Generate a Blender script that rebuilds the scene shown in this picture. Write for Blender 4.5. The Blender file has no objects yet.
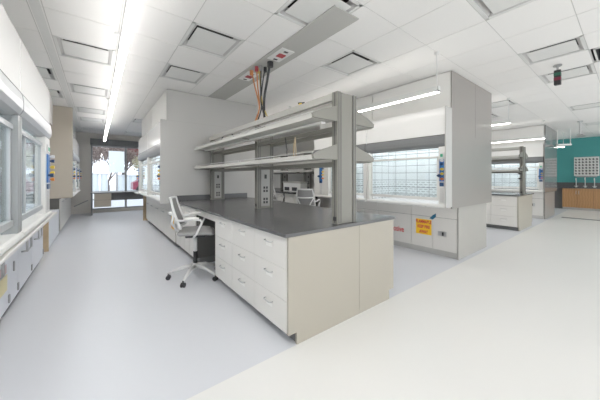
import bpy, bmesh, math, random
from mathutils import Vector, Matrix
random.seed(7)
C = bpy.context.scene.collection
PI = math.pi

# ------------------------------------------------------------------ materials
def mat(name, col, rough=0.5, metal=0.0, var=0.03, scale=6.0, spec=0.5, emit=None, estr=0.0, bump=0.0, coat=0.0):
    m = bpy.data.materials.new(name); m.use_nodes = True
    nt = m.node_tree; b = nt.nodes['Principled BSDF']
    tc = nt.nodes.new('ShaderNodeTexCoord'); nz = nt.nodes.new('ShaderNodeTexNoise')
    nz.inputs['Scale'].default_value = scale; nz.inputs['Detail'].default_value = 3
    nt.links.new(tc.outputs['Object'], nz.inputs['Vector'])
    mx = nt.nodes.new('ShaderNodeMix'); mx.data_type = 'RGBA'
    mx.inputs[6].default_value = (*[max(0, c*(1-var)) for c in col], 1)
    mx.inputs[7].default_value = (*[min(1, c*(1+var)) for c in col], 1)
    nt.links.new(nz.outputs['Fac'], mx.inputs[0]); nt.links.new(mx.outputs[2], b.inputs['Base Color'])
    b.inputs['Roughness'].default_value = rough; b.inputs['Metallic'].default_value = metal
    b.inputs['Specular IOR Level'].default_value = spec
    b.inputs['Coat Weight'].default_value = coat
    b.inputs['Coat Roughness'].default_value = 0.15
    if emit:
        b.inputs['Emission Color'].default_value = (*emit, 1); b.inputs['Emission Strength'].default_value = estr
    if bump:
        bp = nt.nodes.new('ShaderNodeBump'); bp.inputs['Strength'].default_value = bump; bp.inputs['Distance'].default_value = 0.01
        nt.links.new(nz.outputs['Fac'], bp.inputs['Height']); nt.links.new(bp.outputs['Normal'], b.inputs['Normal'])
    return m

def math_node(nt, op, a, b=None):
    n = nt.nodes.new('ShaderNodeMath'); n.operation = op
    for i, v in enumerate((a, b)):
        if v is None: continue
        if isinstance(v, (int, float)): n.inputs[i].default_value = v
        else: nt.links.new(v, n.inputs[i])
    return n.outputs[0]

def glass_mat(name, tint=(0.93, 0.97, 0.98), refl=0.12):
    m = bpy.data.materials.new(name); m.use_nodes = True; nt = m.node_tree
    nt.nodes.remove(nt.nodes['Principled BSDF']); out = nt.nodes['Material Output']
    t = nt.nodes.new('ShaderNodeBsdfTransparent'); t.inputs[0].default_value = (*tint, 1)
    g = nt.nodes.new('ShaderNodeBsdfGlossy'); g.inputs['Roughness'].default_value = 0.02
    fr = nt.nodes.new('ShaderNodeFresnel'); fr.inputs[0].default_value = 1.45
    k = math_node(nt, 'ADD', math_node(nt, 'MULTIPLY', fr.outputs[0], 0.45), refl*0.15)
    mx = nt.nodes.new('ShaderNodeMixShader')
    nt.links.new(k, mx.inputs[0]); nt.links.new(t.outputs[0], mx.inputs[1]); nt.links.new(g.outputs[0], mx.inputs[2])
    nt.links.new(mx.outputs[0], out.inputs['Surface'])
    return m

def grid_mat(name, base, line, px, pz, w, axis='X', rough=0.35, brick=False):
    """surface crossed by thin grid lines; lower part carries staggered dashes when brick"""
    m = mat(name, base, rough); nt = m.node_tree; b = nt.nodes['Principled BSDF']
    tc = nt.nodes.new('ShaderNodeTexCoord'); sp = nt.nodes.new('ShaderNodeSeparateXYZ')
    nt.links.new(tc.outputs['Object'], sp.inputs[0])
    def ln(s, p):
        f = math_node(nt, 'FRACT', math_node(nt, 'DIVIDE', s, p))
        return math_node(nt, 'LESS_THAN', f, w/p)
    XY = math_node(nt, 'ADD', sp.outputs['X'], sp.outputs['Y'])
    fac = math_node(nt, 'MAXIMUM', ln(XY, px), ln(sp.outputs['Z'], pz))
    if brick:
        row = math_node(nt, 'FLOOR', math_node(nt, 'DIVIDE', sp.outputs['Z'], 0.045))
        off = math_node(nt, 'MULTIPLY', math_node(nt, 'MODULO', row, 2.0), 0.05)
        fx = math_node(nt, 'FRACT', math_node(nt, 'DIVIDE', math_node(nt, 'ADD', XY, off), 0.10))
        fz = math_node(nt, 'FRACT', math_node(nt, 'DIVIDE', sp.outputs['Z'], 0.045))
        slot = math_node(nt, 'MULTIPLY', math_node(nt, 'LESS_THAN', fx, 0.72), math_node(nt, 'LESS_THAN', fz, 0.24))
        slot = math_node(nt, 'MULTIPLY', slot, math_node(nt, 'LESS_THAN', sp.outputs['Z'], 1.27))
        fac = math_node(nt, 'MAXIMUM', fac, math_node(nt, 'MULTIPLY', slot, 0.9))
    mx = nt.nodes.new('ShaderNodeMix'); mx.data_type = 'RGBA'
    old = b.inputs['Base Color'].links[0].from_socket
    nt.links.new(fac, mx.inputs[0]); nt.links.new(old, mx.inputs[6]); mx.inputs[7].default_value = (*line, 1)
    nt.links.new(mx.outputs[2], b.inputs['Base Color'])
    return m

M = {}
M['white'] = mat('white_laminate', (0.72, 0.70, 0.665), 0.38, var=0.015)
M['gloss'] = mat('gloss_white_panel', (0.82, 0.815, 0.80), 0.16, var=0.01)
M['dimwarm'] = mat('dim_warm_lit_panel', (0.385, 0.355, 0.295), 0.40, var=0.02, scale=2)  # dimmer, warmer light on the island end panels mixed into this colour
M['beige'] = mat('beige_warm_lit_panel', (0.50, 0.445, 0.37), 0.45, var=0.02)  # warm light on aisle-facing panel ends put into the beige
M['greypanel'] = mat('pale_grey_panel', (0.50, 0.49, 0.47), 0.32, var=0.02, scale=1.5)
M['coolwhite'] = mat('cool_white_door', (0.72, 0.745, 0.80), 0.3, var=0.015)
M['frame'] = mat('carcass_grey', (0.42, 0.41, 0.39), 0.5)
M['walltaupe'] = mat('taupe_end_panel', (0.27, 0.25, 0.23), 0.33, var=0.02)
M['sashgrey'] = mat('sash_grey', (0.50, 0.52, 0.53), 0.35, 0.2)
M['postgrey'] = mat('post_grey', (0.30, 0.315, 0.315), 0.4, 0.1)
M['outletgrey'] = mat('outlet_panel_grey', (0.34, 0.335, 0.31), 0.4)
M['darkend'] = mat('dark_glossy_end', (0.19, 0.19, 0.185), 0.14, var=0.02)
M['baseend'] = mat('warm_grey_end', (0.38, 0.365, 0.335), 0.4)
M['toe'] = mat('toe_kick_dark', (0.13, 0.13, 0.13), 0.6)
M['toelight'] = mat('toe_kick_grey', (0.52, 0.51, 0.49), 0.5)
M['slab'] = mat('epoxy_worktop', (0.085, 0.085, 0.088), 0.27, var=0.12, scale=60, spec=0.6)
M['sill'] = mat('sill_white', (0.82, 0.81, 0.78), 0.3, var=0.01)
M['header'] = mat('header_grey', (0.17, 0.175, 0.18), 0.35, var=0.02)
M['headerL'] = mat('header_pale', (0.33, 0.34, 0.355), 0.3, var=0.02)
M['rack'] = mat('rack_powder_coat', (0.205, 0.198, 0.172), 0.42, var=0.02)
M['slot'] = mat('dark_slot', (0.06, 0.06, 0.06), 0.7)
M['groove'] = mat('groove_grey', (0.10, 0.098, 0.09), 0.6)
M['shelf'] = mat('shelf_paint', (0.50, 0.49, 0.455), 0.36, var=0.01)
M['black'] = mat('black_plastic', (0.02, 0.02, 0.022), 0.45)
M['chrome'] = mat('brushed_steel', (0.55, 0.55, 0.55), 0.28, 0.9)
M['steel'] = mat('dull_steel', (0.36, 0.36, 0.36), 0.4, 0.6)
M['alum'] = mat('polished_aluminium', (0.72, 0.72, 0.71), 0.35, 0.35)
M['whiteplastic'] = mat('white_plastic', (0.8, 0.8, 0.79), 0.35)
M['mesh'] = mat('grey_mesh_fabric', (0.30, 0.295, 0.29), 0.85, bump=0.4, scale=120, var=0.2)
M['blue'] = mat('blue_panel', (0.03, 0.17, 0.50), 0.4)
M['darkblue'] = mat('dark_blue_knob', (0.02, 0.06, 0.16), 0.35)
M['yellow'] = mat('yellow_knob', (0.85, 0.60, 0.05), 0.35)
M['orange'] = mat('orange_knob', (0.85, 0.25, 0.03), 0.35)
M['green'] = mat('green_label', (0.05, 0.40, 0.22), 0.5)
M['greenlamp'] = mat('green_lamp', (0.01, 0.09, 0.055), 0.3)
M['redlamp'] = mat('red_lamp', (0.16, 0.01, 0.03), 0.3)
M['red'] = mat('red_ink', (0.62, 0.04, 0.05), 0.5)
M['redsocket'] = mat('red_socket', (0.40, 0.05, 0.06), 0.5)
M['signyellow'] = mat('sign_yellow', (0.95, 0.58, 0.02), 0.5)
M['signblue'] = mat('blue_sticker', (0.02, 0.14, 0.26), 0.5)
M['tan'] = mat('wood_strip', (0.55, 0.42, 0.26), 0.5, var=0.1, scale=15)
M['orangecable'] = mat('orange_cable', (0.60, 0.24, 0.09), 0.5)
M['yellowcable'] = mat('yellow_cable', (0.55, 0.42, 0.12), 0.5)
M['glass'] = glass_mat('sash_glass')
M['wglass'] = glass_mat('window_glass', (0.97, 0.98, 1.0), 0.02)
M['liner'] = grid_mat('hood_baffle', (0.86, 0.87, 0.87), (0.26, 0.28, 0.30), 0.235, 0.145, 0.010, brick=True)  # thin line grid with rows of dashes low down
M['linerp'] = mat('hood_liner', (0.80, 0.81, 0.82), 0.35)
M['lamp'] = mat('lamp_diffuser', (1, 1, 1), 0.5, emit=(1.0, 0.965, 0.91), estr=22.0)
M['uplamp'] = mat('added_uplight_glow', (1, 1, 1), 0.5, emit=(1.0, 0.965, 0.91), estr=4.5)
M['lampL'] = mat('lamp_diffuser_bright', (1, 1, 1), 0.5, emit=(1.0, 0.985, 0.965), estr=36.0)
M['addedupL'] = mat('added_uplight_glow_bright', (1, 1, 1), 0.5, emit=(1.0, 0.98, 0.955), estr=14.0)
M['hoodlamp'] = mat('hood_lamp', (1, 1, 1), 0.5, emit=(0.97, 0.985, 1.0), estr=16.0)
M['alumframe'] = mat('window_frame_grey', (0.30, 0.31, 0.32), 0.4, 0.3)
M['wall'] = mat('wall_paint', (0.74, 0.71, 0.66), 0.7)
M['wallwhite'] = mat('wall_white', (0.78, 0.77, 0.74), 0.7)
M['teal'] = mat('teal_wall_paint', (0.045, 0.27, 0.26), 0.6, var=0.05, scale=2)
M['container'] = mat('white_container', (0.62, 0.68, 0.70), 0.5)
M['snow'] = mat('snowy_ground', (0.55, 0.58, 0.62), 0.9, var=0.06)
M['bark'] = mat('bark', (0.13, 0.10, 0.09), 0.9)
M['twig'] = mat('brown_twigs', (0.22, 0.17, 0.15), 0.9)
M['redleaf'] = mat('red_leaves', (0.22, 0.05, 0.05), 0.9)
M['carred'] = mat('dark_red_paint', (0.22, 0.03, 0.06), 0.3)
M['darkglass'] = mat('dark_glass', (0.03, 0.035, 0.04), 0.1)
M['railgrey'] = mat('ceiling_panel_grey', (0.47, 0.465, 0.44), 0.6, var=0.02)
M['vent'] = mat('vent_white', (0.76, 0.76, 0.74), 0.45)
M['ventside'] = mat('vent_bevel', (0.62, 0.61, 0.60), 0.5)
M['plenum'] = mat('vent_dark', (0.05, 0.05, 0.045), 0.8)

def wood_mat():
    m = mat('maple_wood', (0.40, 0.21, 0.09), 0.45, var=0.12, scale=3)
    nt = m.node_tree; b = nt.nodes['Principled BSDF']
    w = nt.nodes.new('ShaderNodeTexWave'); w.inputs['Scale'].default_value = 4; w.inputs['Distortion'].default_value = 5
    tc = nt.nodes.new('ShaderNodeTexCoord'); nt.links.new(tc.outputs['Object'], w.inputs['Vector'])
    mx = nt.nodes.new('ShaderNodeMix'); mx.data_type = 'RGBA'; mx.inputs[0].default_value = 0.5
    mx.inputs[6].default_value = (0.42, 0.22, 0.09, 1); mx.inputs[7].default_value = (0.34, 0.17, 0.065, 1)
    nt.links.new(w.outputs['Fac'], mx.inputs[0]); nt.links.new(mx.outputs[2], b.inputs['Base Color'])
    return m
M['wood'] = wood_mat()

def floor_mat(name, c1, rough):
    m = mat(name, c1, rough, var=0.02, scale=1.2, spec=0.45)
    return m
M['floorw'] = floor_mat('white_vinyl_floor', (0.80, 0.795, 0.775), 0.30)
M['floorg'] = floor_mat('grey_vinyl_floor', (0.66, 0.675, 0.715), 0.42)

# ------------------------------------------------------------------ mesh helpers
class MB:
    def __init__(s): s.v = []; s.f = []
    def add(s, vs, fs):
        n = len(s.v); s.v += [tuple(v) for v in vs]; s.f += [tuple(i+n for i in f) for f in fs]; return s
    def box(s, x0, x1, y0, y1, z0, z1):
        if x0 > x1: x0, x1 = x1, x0
        if y0 > y1: y0, y1 = y1, y0
        vs = [(x0,y0,z0),(x1,y0,z0),(x1,y1,z0),(x0,y1,z0),(x0,y0,z1),(x1,y0,z1),(x1,y1,z1),(x0,y1,z1)]
        return s.add(vs, [(0,3,2,1),(4,5,6,7),(0,1,5,4),(1,2,6,5),(2,3,7,6),(3,0,4,7)])
    def prism(s, pts, a0, a1, axis):
        """pts: closed 2-D outline; extruded along axis. X:(y,z) Y:(x,z) Z:(x,y)"""
        def mk(p, a): return {'X': (a, p[0], p[1]), 'Y': (p[0], a, p[1]), 'Z': (p[0], p[1], a)}[axis]
        n = len(pts); vs = [mk(p, a0) for p in pts] + [mk(p, a1) for p in pts]
        fs = [tuple(range(n)), tuple(range(2*n-1, n-1, -1))] + [(i, i+n, (i+1) % n + n, (i+1) % n) for i in range(n)]
        return s.add(vs, fs)
    def tube(s, path, r, n=8, radii=None, cap=True):
        P = [Vector(p) for p in path]; vs = []; fs = []; m = len(P); prev = None
        for i, p in enumerate(P):
            t = (P[min(i+1, m-1)] - P[max(i-1, 0)]).normalized()
            if prev is None:
                u = t.cross(Vector((0, 0, 1)))
                if u.length < 1e-3: u = t.cross(Vector((0, 1, 0)))
            else: u = prev - t*prev.dot(t)
            u.normalize(); prev = u; w = t.cross(u); rr = radii[i] if radii else r
            for k in range(n):
                a = 2*PI*k/n; vs.append(p + u*math.cos(a)*rr + w*math.sin(a)*rr)
        for i in range(m-1):
            for k in range(n):
                fs.append((i*n+k, i*n+(k+1) % n, (i+1)*n+(k+1) % n, (i+1)*n+k))
        if cap: fs += [tuple(range(n-1, -1, -1)), tuple(range((m-1)*n, m*n))]
        return s.add(vs, fs)
    def cyl(s, c, r, h, axis='Z', n=16, r2=None):
        d = {'X': Vector((1,0,0)), 'Y': Vector((0,1,0)), 'Z': Vector((0,0,1))}[axis]
        c = Vector(c); return s.tube([c, c + d*h], r, n, radii=[r, r2 if r2 is not None else r])
    def xf(s, M4):
        s.v = [tuple(M4 @ Vector(v)) for v in s.v]; return s
    def build(s, name, m, parent=None, bevel=0.0, smooth=False):
        me = bpy.data.meshes.new(name); me.from_pydata(s.v, [], s.f); me.validate()
        bm = bmesh.new(); bm.from_mesh(me); bmesh.ops.recalc_face_normals(bm, faces=bm.faces); bm.to_mesh(me); bm.free()
        me.materials.append(m)
        if smooth:
            for p in me.polygons: p.use_smooth = True
        o = bpy.data.objects.new(name, me); C.objects.link(o)
        if parent: o.parent = parent
        if bevel:
            b = o.modifiers.new('edge', 'BEVEL'); b.width = bevel; b.segments = 2; b.limit_method = 'ANGLE'
        return o

def B(*a): return MB().box(*a)
def tag(o, label=None, cat=None, group=None, kind=None):
    if label: o['label'] = label
    if cat: o['category'] = cat
    if group: o['group'] = group
    if kind: o['kind'] = kind
    return o
def thing(name, label, cat, loc=(0,0,0), rz=0, group=None, kind=None):
    o = bpy.data.objects.new(name, None); C.objects.link(o); o.location = loc; o.rotation_euler = (0, 0, rz)
    o.empty_display_size = 0.1
    return tag(o, label, cat, group, kind)
def copy_tree(o, parent=None):
    c = o.copy(); C.objects.link(c); c.parent = parent
    for ch in list(o.children): copy_tree(ch, c)
    return c
def struct(name, mb, m, parent=None, bevel=0):
    o = mb.build(name, m, parent, bevel)
    if not parent: o['kind'] = 'structure'
    return o
def text_mesh(name, s, size, m, parent=None, loc=(0,0,0), rot=(0,0,0), bold=0.0, xscale=1.0):
    cu = bpy.data.curves.new(name, 'FONT'); cu.body = s; cu.size = size; cu.extrude = 0.0006; cu.offset = bold
    cu.align_x = 'CENTER'; cu.align_y = 'CENTER'
    t = bpy.data.objects.new(name+'_tmp', cu); C.objects.link(t)
    dg = bpy.context.evaluated_depsgraph_get(); dg.update()
    me = bpy.data.meshes.new_from_object(t.evaluated_get(dg)); bpy.data.objects.remove(t)
    me.materials.clear(); me.materials.append(m)
    o = bpy.data.objects.new(name, me); C.objects.link(o); o.location = loc; o.rotation_euler = rot; o.scale = (xscale, 1, 1)
    if parent: o.parent = parent
    return o

CZ = 3.05     # ceiling height
RL = PI/2     # row whose front looks to +x (left bank)
RR = -PI/2    # row whose front looks to -x (islands)

# ------------------------------------------------------------------ room shell
XW0, XW1, YW0, YW1 = -1.65, 16.3, -5.0, 12.7
struct('floor', B(XW0, XW1, YW0, 1.69, -0.1, 0.0), M['floorw'])
fl = struct('floor_grey', B(XW0, XW1, 1.69, YW1, -0.1, 0.0), M['floorg'])
struct('floor_band', B(12.4, 12.55, -3.0, 1.5, 0.0, 0.012), M['header'])
# ceiling of tiles
xs = [-1.77, -1.15, -0.53, -0.42] + [-0.42 + 0.62*k for k in range(1, 28)]
ys = [1.63 + 0.652*k for k in range(-11, 18)]
xs = [5.12 if abs(x-5.16) < 0.01 else x for x in xs]; ys = [0.365 if abs(y-0.326) < 0.01 else y for y in ys]
def cell(x, y):
    i = max(k for k in range(len(xs)) if xs[k] <= x); j = max(k for k in range(len(ys)) if ys[k] <= y)
    return i, j
vent_pts = [(1.0, 3.2), (1.0, 4.5), (0, 4.5), (0, 6.4), (0, 8.4), (0, 9.9), (0, 11.7), (3.0, 2.5), (4.8, 0.6), (6.0, 0.6),
            (9.2, 0.6), (1.0, 9.2), (1.0, 11.6), (7.3, 1.9), (-0.8, 5.8), (-0.8, 7.2), (2.95, 0.6), (1.6, 1.9), (8.5, 2.5), (12.0, 0.6), (4.8, 5.2)]
vcells = [cell(*p) for p in vent_pts]
dark_cell = cell(5.4, 0.1)
mb = MB(); G = 0.004
for i in range(len(xs)-1):
    for j in range(len(ys)-1):
        if (i, j) in vcells or (i, j) == dark_cell: continue
        x0, x1, y0, y1 = xs[i], xs[i+1], ys[j], ys[j+1]
        mb.box(x0+G, x1-G, y0+G, y1-G, CZ, CZ+0.02)
M['tile'] = mat('ceiling_tile', (0.90, 0.885, 0.865), 0.8, var=0.012, scale=40)
M['tbar'] = mat('ceiling_grid', (0.60, 0.59, 0.57), 0.6)
ceil = struct('ceiling', mb, M['tile'])
g = MB()
for x in xs: g.box(x-0.012, x+0.012, ys[0], ys[-1], CZ+0.004, CZ+0.03)
for y in ys: g.box(xs[0], xs[-1], y-0.012, y+0.012, CZ+0.004, CZ+0.03)
g.build('ceiling_grid', M['tbar'], ceil)
struct('ceiling_void', B(xs[0], xs[-1], ys[0], ys[-1], CZ+0.30, CZ+0.34), M['plenum'])
struct('trim_1', B(1.83, 2.19, 1.79, 12.6, CZ-0.012, CZ-0.001), M['railgrey'])
struct('trim_2', B(-0.515, -0.435, -2, 12.6, CZ-0.004, CZ-0.001), M['vent'])

def make_vent(i, j, label, grp):
    x0, x1, y0, y1 = xs[i]+G, xs[i+1]-G, ys[j]+G, ys[j+1]-G
    t = thing('ceiling_vent', label, 'ceiling vent', ((x0+x1)/2, (y0+y1)/2, CZ), 0, grp)
    a, b = (x1-x0)/2, (y1-y0)/2
    f = MB(); w = 0.03
    for (p, q, r_, s_) in ((-a, a, -b, -b+w), (-a, a, b-w, b), (-a, -a+w, -b, b), (a-w, a, -b, b)): f.box(p, q, r_, s_, 0, 0.02)
    f.build('frame', M['vent'], t)
    c = MB()   # sloping collar rising into the plenum
    o = [(-a+w, -b+w), (a-w, -b+w), (a-w, b-w), (-a+w, b-w)]; k = 0.045
    inn = [(-a+w+k, -b+w+k), (a-w-k, -b+w+k), (a-w-k, b-w-k), (-a+w+k, b-w-k)]
    c.add([(*p, 0.01) for p in o] + [(*p, 0.075) for p in inn], [(n, (n+1) % 4, (n+1) % 4 + 4, n+4) for n in range(4)])
    c.build('collar', M['ventside'], t)
    B(-a+0.02, a-0.02, -b+0.02, b-0.02, 0.12, 0.14).build('throat', M['plenum'], t)
    xs_slot = xs[i] > 4 or xs[i] < -1
    gx, gy = (0.055, 0.04) if xs_slot else (0.04, 0.055)
    B(-a+w+gx, a-w-gx, -b+w+gy, b-w-gy, 0.0, 0.008).build('face_plate', M['vent'], t, 0.002)
    for sx in (-1, 1):
        if xs_slot: q = [(-a+w+0.05, sx*(b-w), 0.004), (a-w-0.02, sx*(b-w), 0.004), (a-w-0.05, sx*(b-w-0.036), 0.03), (-a+w+0.02, sx*(b-w-0.036), 0.03)]
        else: q = [(sx*(a-w), -b+w+0.05, 0.004), (sx*(a-w), b-w-0.02, 0.004), (sx*(a-w-0.036), b-w-0.05, 0.03), (sx*(a-w-0.036), -b+w+0.02, 0.03)]
        MB().add(q, [(0, 1, 2, 3)]).build('side_bevel', M['ventside'], t)
    h = MB()
    for sx in (-1, 1): h.box(sx*0.1-0.01, sx*0.1+0.01, -0.01, 0.01, 0.012, 0.12)
    h.build('bracket', M['slot'], t)
vent_labels = {
 0: 'square white ceiling vent over the racked island, nearer of two left of the grey panel',
 1: 'square ceiling vent just before the tall grey end wall, left of the grey panel',
 2: 'white ceiling vent between the left hoods and the linear lamp, nearest of its row',
 3: 'second ceiling vent back in the row left of the linear lamp', 4: 'third ceiling vent back in the row left of the linear lamp',
 5: 'fourth ceiling vent back in the row left of the linear lamp', 6: 'farthest ceiling vent in the row left of the linear lamp, by the window',
 7: 'square ceiling vent above the near end of the black-topped island rack', 8: 'ceiling vent with long black slot over the main aisle, left of the dark ceiling opening',
 9: 'ceiling vent directly behind the hanging black status lamp', 10: 'far ceiling vent toward the teal wall', 11: 'ceiling vent right of the linear lamp beside the far hood row',
 12: 'farthest ceiling vent right of the linear lamp near the window', 13: 'ceiling vent beyond the second hood block, lit by a pendant',
 14: 'ceiling vent tucked against the left hood filler panel, nearer of the pair', 15: 'ceiling vent tucked against the left hood filler panel, farther of the pair',
 16: 'ceiling vent at the top edge of the picture, over the main aisle', 17: 'ceiling vent at the top edge left of the grey ceiling panel',
 18: 'ceiling vent over the far racked island', 19: 'ceiling vent close to the teal wall shower', 20: 'ceiling vent over the second hood block'}
for k, (i, j) in enumerate(vcells): make_vent(i, j, vent_labels[k], 'ceiling vents set in the tile grid')
# missing tile opening
i, j = dark_cell
t = thing('ceiling_opening', 'open dark ceiling cell with ducting at the right edge of the picture', 'ceiling opening', ((xs[i]+xs[i+1])/2, (ys[j]+ys[j+1])/2, CZ))
a, b = 0.29, 0.31
f = MB()
for q in ((-a, a, -b, -b+0.02), (-a, a, b-0.02, b), (-a, -a+0.02, -b, b), (a-0.02, a, -b, b)): f.box(*q, 0.0, 0.2)
f.build('frame', M['vent'], t)
MB().cyl((-a+0.02, 0.05, 0.16), 0.06, 0.54, 'X').build('duct', M['frame'], t, smooth=True)
f = MB()
for q in ((-a+0.021, a-0.021, -b+0.021, -b+0.025), (-a+0.021, a-0.021, b-0.025, b-0.021), (-a+0.021, -a+0.025, -b+0.025, b-0.025), (a-0.025, a-0.021, -b+0.025, b-0.025)): f.box(*q, 0.004, 0.28)
f.build('throat', M['black'], t)  # black inner sides stand in for the darkness inside the opening

# walls
struct('wall_left', B(XW0-0.1, XW0, -2.0, YW1, 0, CZ), M['wallwhite'])
WX0, WX1, WZ0, WZ1 = -0.18, 2.4, 0.12, 2.60
w = MB()
w.box(XW0, WX0, YW1, YW1+0.15, 0, CZ).box(WX0, WX1, YW1, YW1+0.15, 0, WZ0).box(WX0, WX1, YW1, YW1+0.15, WZ1, CZ)
w.box(WX1, 6.8, YW1, YW1+0.15, 0, CZ).box(6.8, 13.0, YW1, YW1+0.15, 0, 0.9).box(6.8, 13.0, YW1, YW1+0.15, 2.75, CZ).box(13.0, XW1, YW1, YW1+0.15, 0, CZ)
struct('wall_back', w, M['wall'])
struct('wall_right', B(XW1, XW1+0.1, YW0, YW1, 0, CZ), M['teal'])
struct('trim_3', B(-0.2, 1.9, YW1-0.1, YW1-0.002, 2.60, 2.84), M['header'])
def window(name, x0, x1, z0, z1, muls, trans, label):
    t = thing(name, label, 'window', ((x0+x1)/2, YW1+0.05, z0), 0, kind='structure')
    cx = (x0+x1)/2; f = MB(); a, b = x0-cx, x1-cx; h = z1-z0
    f.box(a, a+0.05, -0.04, 0.04, 0, h).box(b-0.05, b, -0.04, 0.04, 0, h).box(a, b, -0.04, 0.04, 0, 0.05).box(a, b, -0.04, 0.04, h-0.05, h)
    for m_ in muls: f.box(m_-cx-0.035, m_-cx+0.035, -0.045, 0.045, 0, h)
    for z in trans: f.box(a, b, -0.03, 0.03, z-z0-0.02, z-z0+0.02)
    f.build('window_frame', M['alumframe'], t)
    B(a+0.04, b-0.04, -0.006, 0.006, 0.04, h-0.04).build('window_pane', M['wglass'], t)
window('window_1', WX0, WX1, WZ0, WZ1, [0.93], [0.80, 0.50], 'tall window at the end of the left aisle with a grey mullion')
window('window_2', 6.8, 13.0, 0.9, 2.75, [8.3, 9.8, 11.3], [], 'wide far window seen through the island shelves')

# ------------------------------------------------------------------ fume hoods
def knob(p, x, z, m, n='valve_knob', r=0.020, L=0.055):
    k = MB().cyl((x, -0.001, z), r*0.55, -L*0.5, 'Y', 10).cyl((x, -L*0.5, z), r, -L*0.5, 'Y', 12)
    k.box(x-r*1.3, x+r*1.3, -L, -L*0.8, z-r*0.4, z+r*0.4)
    return k.build(n, m, p)
def make_hood(label, loc, rz, W, postL, postR, fill, hz, group, header=None, left_panel=False, D=0.96, big=False, postm=None):
    t = thing('fume_hood', label, 'fume hood', loc, rz, group)
    zs, zo, zh0, zh1, zp = 0.93, 1.84, 1.84, 2.02, 2.45
    s = MB()    # shell: back, sides, top
    s.box(0.002, W-0.002, D-0.02, D, 0.88, zp).box(0.002, 0.02, 0.1, D-0.02, 0.88, zp).box(W-0.02, W-0.002, 0.1, D-0.02, 0.88, zp)
    s.box(0.002, W-0.002, 0.02, D, zp-0.015, zp)
    s.build('shell', M['greypanel'], t)
    l = MB()
    l.box(postL, postL+0.012, 0.10, D-0.12, zs, zh1+0.25).box(W-postR-0.012, W-postR, 0.10, D-0.12, zs, zh1+0.25)
    l.box(postL, W-postR, 0.10, D-0.12, zh1+0.25, zh1+0.27).box(postL, W-postR, 0.02, D-0.1, 0.885, zs)
    l.build('liner', M['liner'], t)
    B(postL+0.013, W-postR-0.013, D-0.14, D-0.12, zs+0.02, zh1+0.2).build('baffle', M['liner'], t)
    # posts
    for nm, a, b in (('post', 0.002, postL), ('post', W-postR, W-0.002)):
        pp = B(a, b, 0.0, 0.09, 0.93, zh0).build(nm, (postm if (b-a) < 0.2 else None) or M['sill'], t, 0.004)
    # header bull-nose
    hp = [(0.09, zh0-0.01), (0.04, zh0-0.01), (0.0, zh0+0.01), (-0.018, zh0+0.05), (-0.02, zh0+0.10), (-0.012, zh1-0.01), (0.0, zh1), (0.09, zh1)]
    hd = MB().prism(hp, 0.004, W-0.004, 'X').build('header', header or M['header'], t)
    MB().box(0.006, W-0.006, -0.006, 0.0, zh1-0.004, zh1+0.006).build('header_trim', M['slot'], hd)
    B(0.003, W-0.003, 0.0, 0.018, zh1+0.008, zp).build('front_panel', M['gloss'], t, 0.003)
    B(0.002, W-0.002, fill, fill+0.018, zp+0.004, CZ-0.014).build('filler_panel', M['gloss'] if header else M['sill'], t)
    # sill
    sp = [(0.10, 0.895), (0.10, 0.94), (0.0, 0.94), (-0.018, 0.932), (-0.024, 0.915), (-0.018, 0.895)]
    MB().prism(sp, 0.003, W-0.003, 'X').build('sill', M['sill'], t)
    # sash
    a, b = postL+0.012, W-postR-0.012; z0, z1 = 1.0, 1.70 if hz else 1.76
    f = MB(); yy = 0.035
    f.box(a, b, yy-0.012, yy+0.03, z0, z0+0.045).box(a, b, yy-0.012, yy+0.02, z1-0.035, z1).box(a, a+0.03, yy, yy+0.02, z0, z1).box(b-0.03, b, yy, yy+0.02, z0, z1)
    if not hz:
        mid = a+(b-a)*0.30
        f.box(mid-0.012, mid+0.012, yy, yy+0.02, z0, z1)
    sf = f.build('sash', M['sashgrey'] if not hz else M['sill'], t)
    B(a+0.02, b-0.02, yy+0.008, yy+0.014, z0+0.03, z1-0.02).build('glass_pane', M['glass'], sf)
    B(a, b, 0.075, 0.081, z1-0.05, zh0+0.12).build('upper_pane', M['glass'], t)
    if hz:
        r = MB()
        for z in (1.765,): r.box(a, b, 0.066, 0.074, z-0.004, z+0.004)
        r.build('pane_rail', M['header'], t)
    B(a+0.05, b-0.05, 0.30, 0.42, zh1+0.215, zh1+0.24).build('hood_lamp', M['hoodlamp'], t)
    def panel(xc, pw=0.034):
        zz0, zz1 = (1.25, 2.0) if big else (1.30, 1.64)
        zz1 = min(zz1, 1.80)
        bp = B(xc-pw*1.4, xc+pw*1.4, -0.012, -0.001, zz0, zz1).build('service_panel', M['blue'], t, 0.002)
        for q, (z, m_) in enumerate(((1.62, 'whiteplastic'), (1.565, 'darkblue'), (1.49, 'yellow'), (1.42, 'yellow'), (1.34, 'orange'))):
            knob(bp, xc+pw*0.8 if not big else xc+0.1, z, M[m_])
        knob(bp, xc-pw*0.9, 1.39, M['darkblue'], 'valve_lever', 0.024, 0.06)
        B(xc-pw*1.2, xc+pw*1.2, -0.016, -0.001, 1.225, 1.285).build('outlet', M['darkblue'], t, 0.002)
        lv = MB()
        for q in range(14): lv.box(xc-pw*1.1, xc+pw*1.1, -0.006, -0.001, 0.98+q*0.016, 0.988+q*0.016)
        lv.build('louvre', M['ventside'], t)
        mk = B(xc-pw*1.1, xc+pw*1.1, -0.012, -0.001, 1.665, 1.755).build('monitor', M['whiteplastic'], t, 0.002)
        B(xc-pw*0.8, xc+pw*0.8, -0.015, -0.012, 1.68, 1.725).build('monitor_screen', M['green'], mk)
    if postR > 0.1: panel(W - min(postR*0.5, 0.20), 0.034 if postR < 0.3 and postR > 0.11 else (0.024 if postR < 0.3 else 0.075))
    if left_panel: panel(postL*0.5)
    return t

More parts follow.
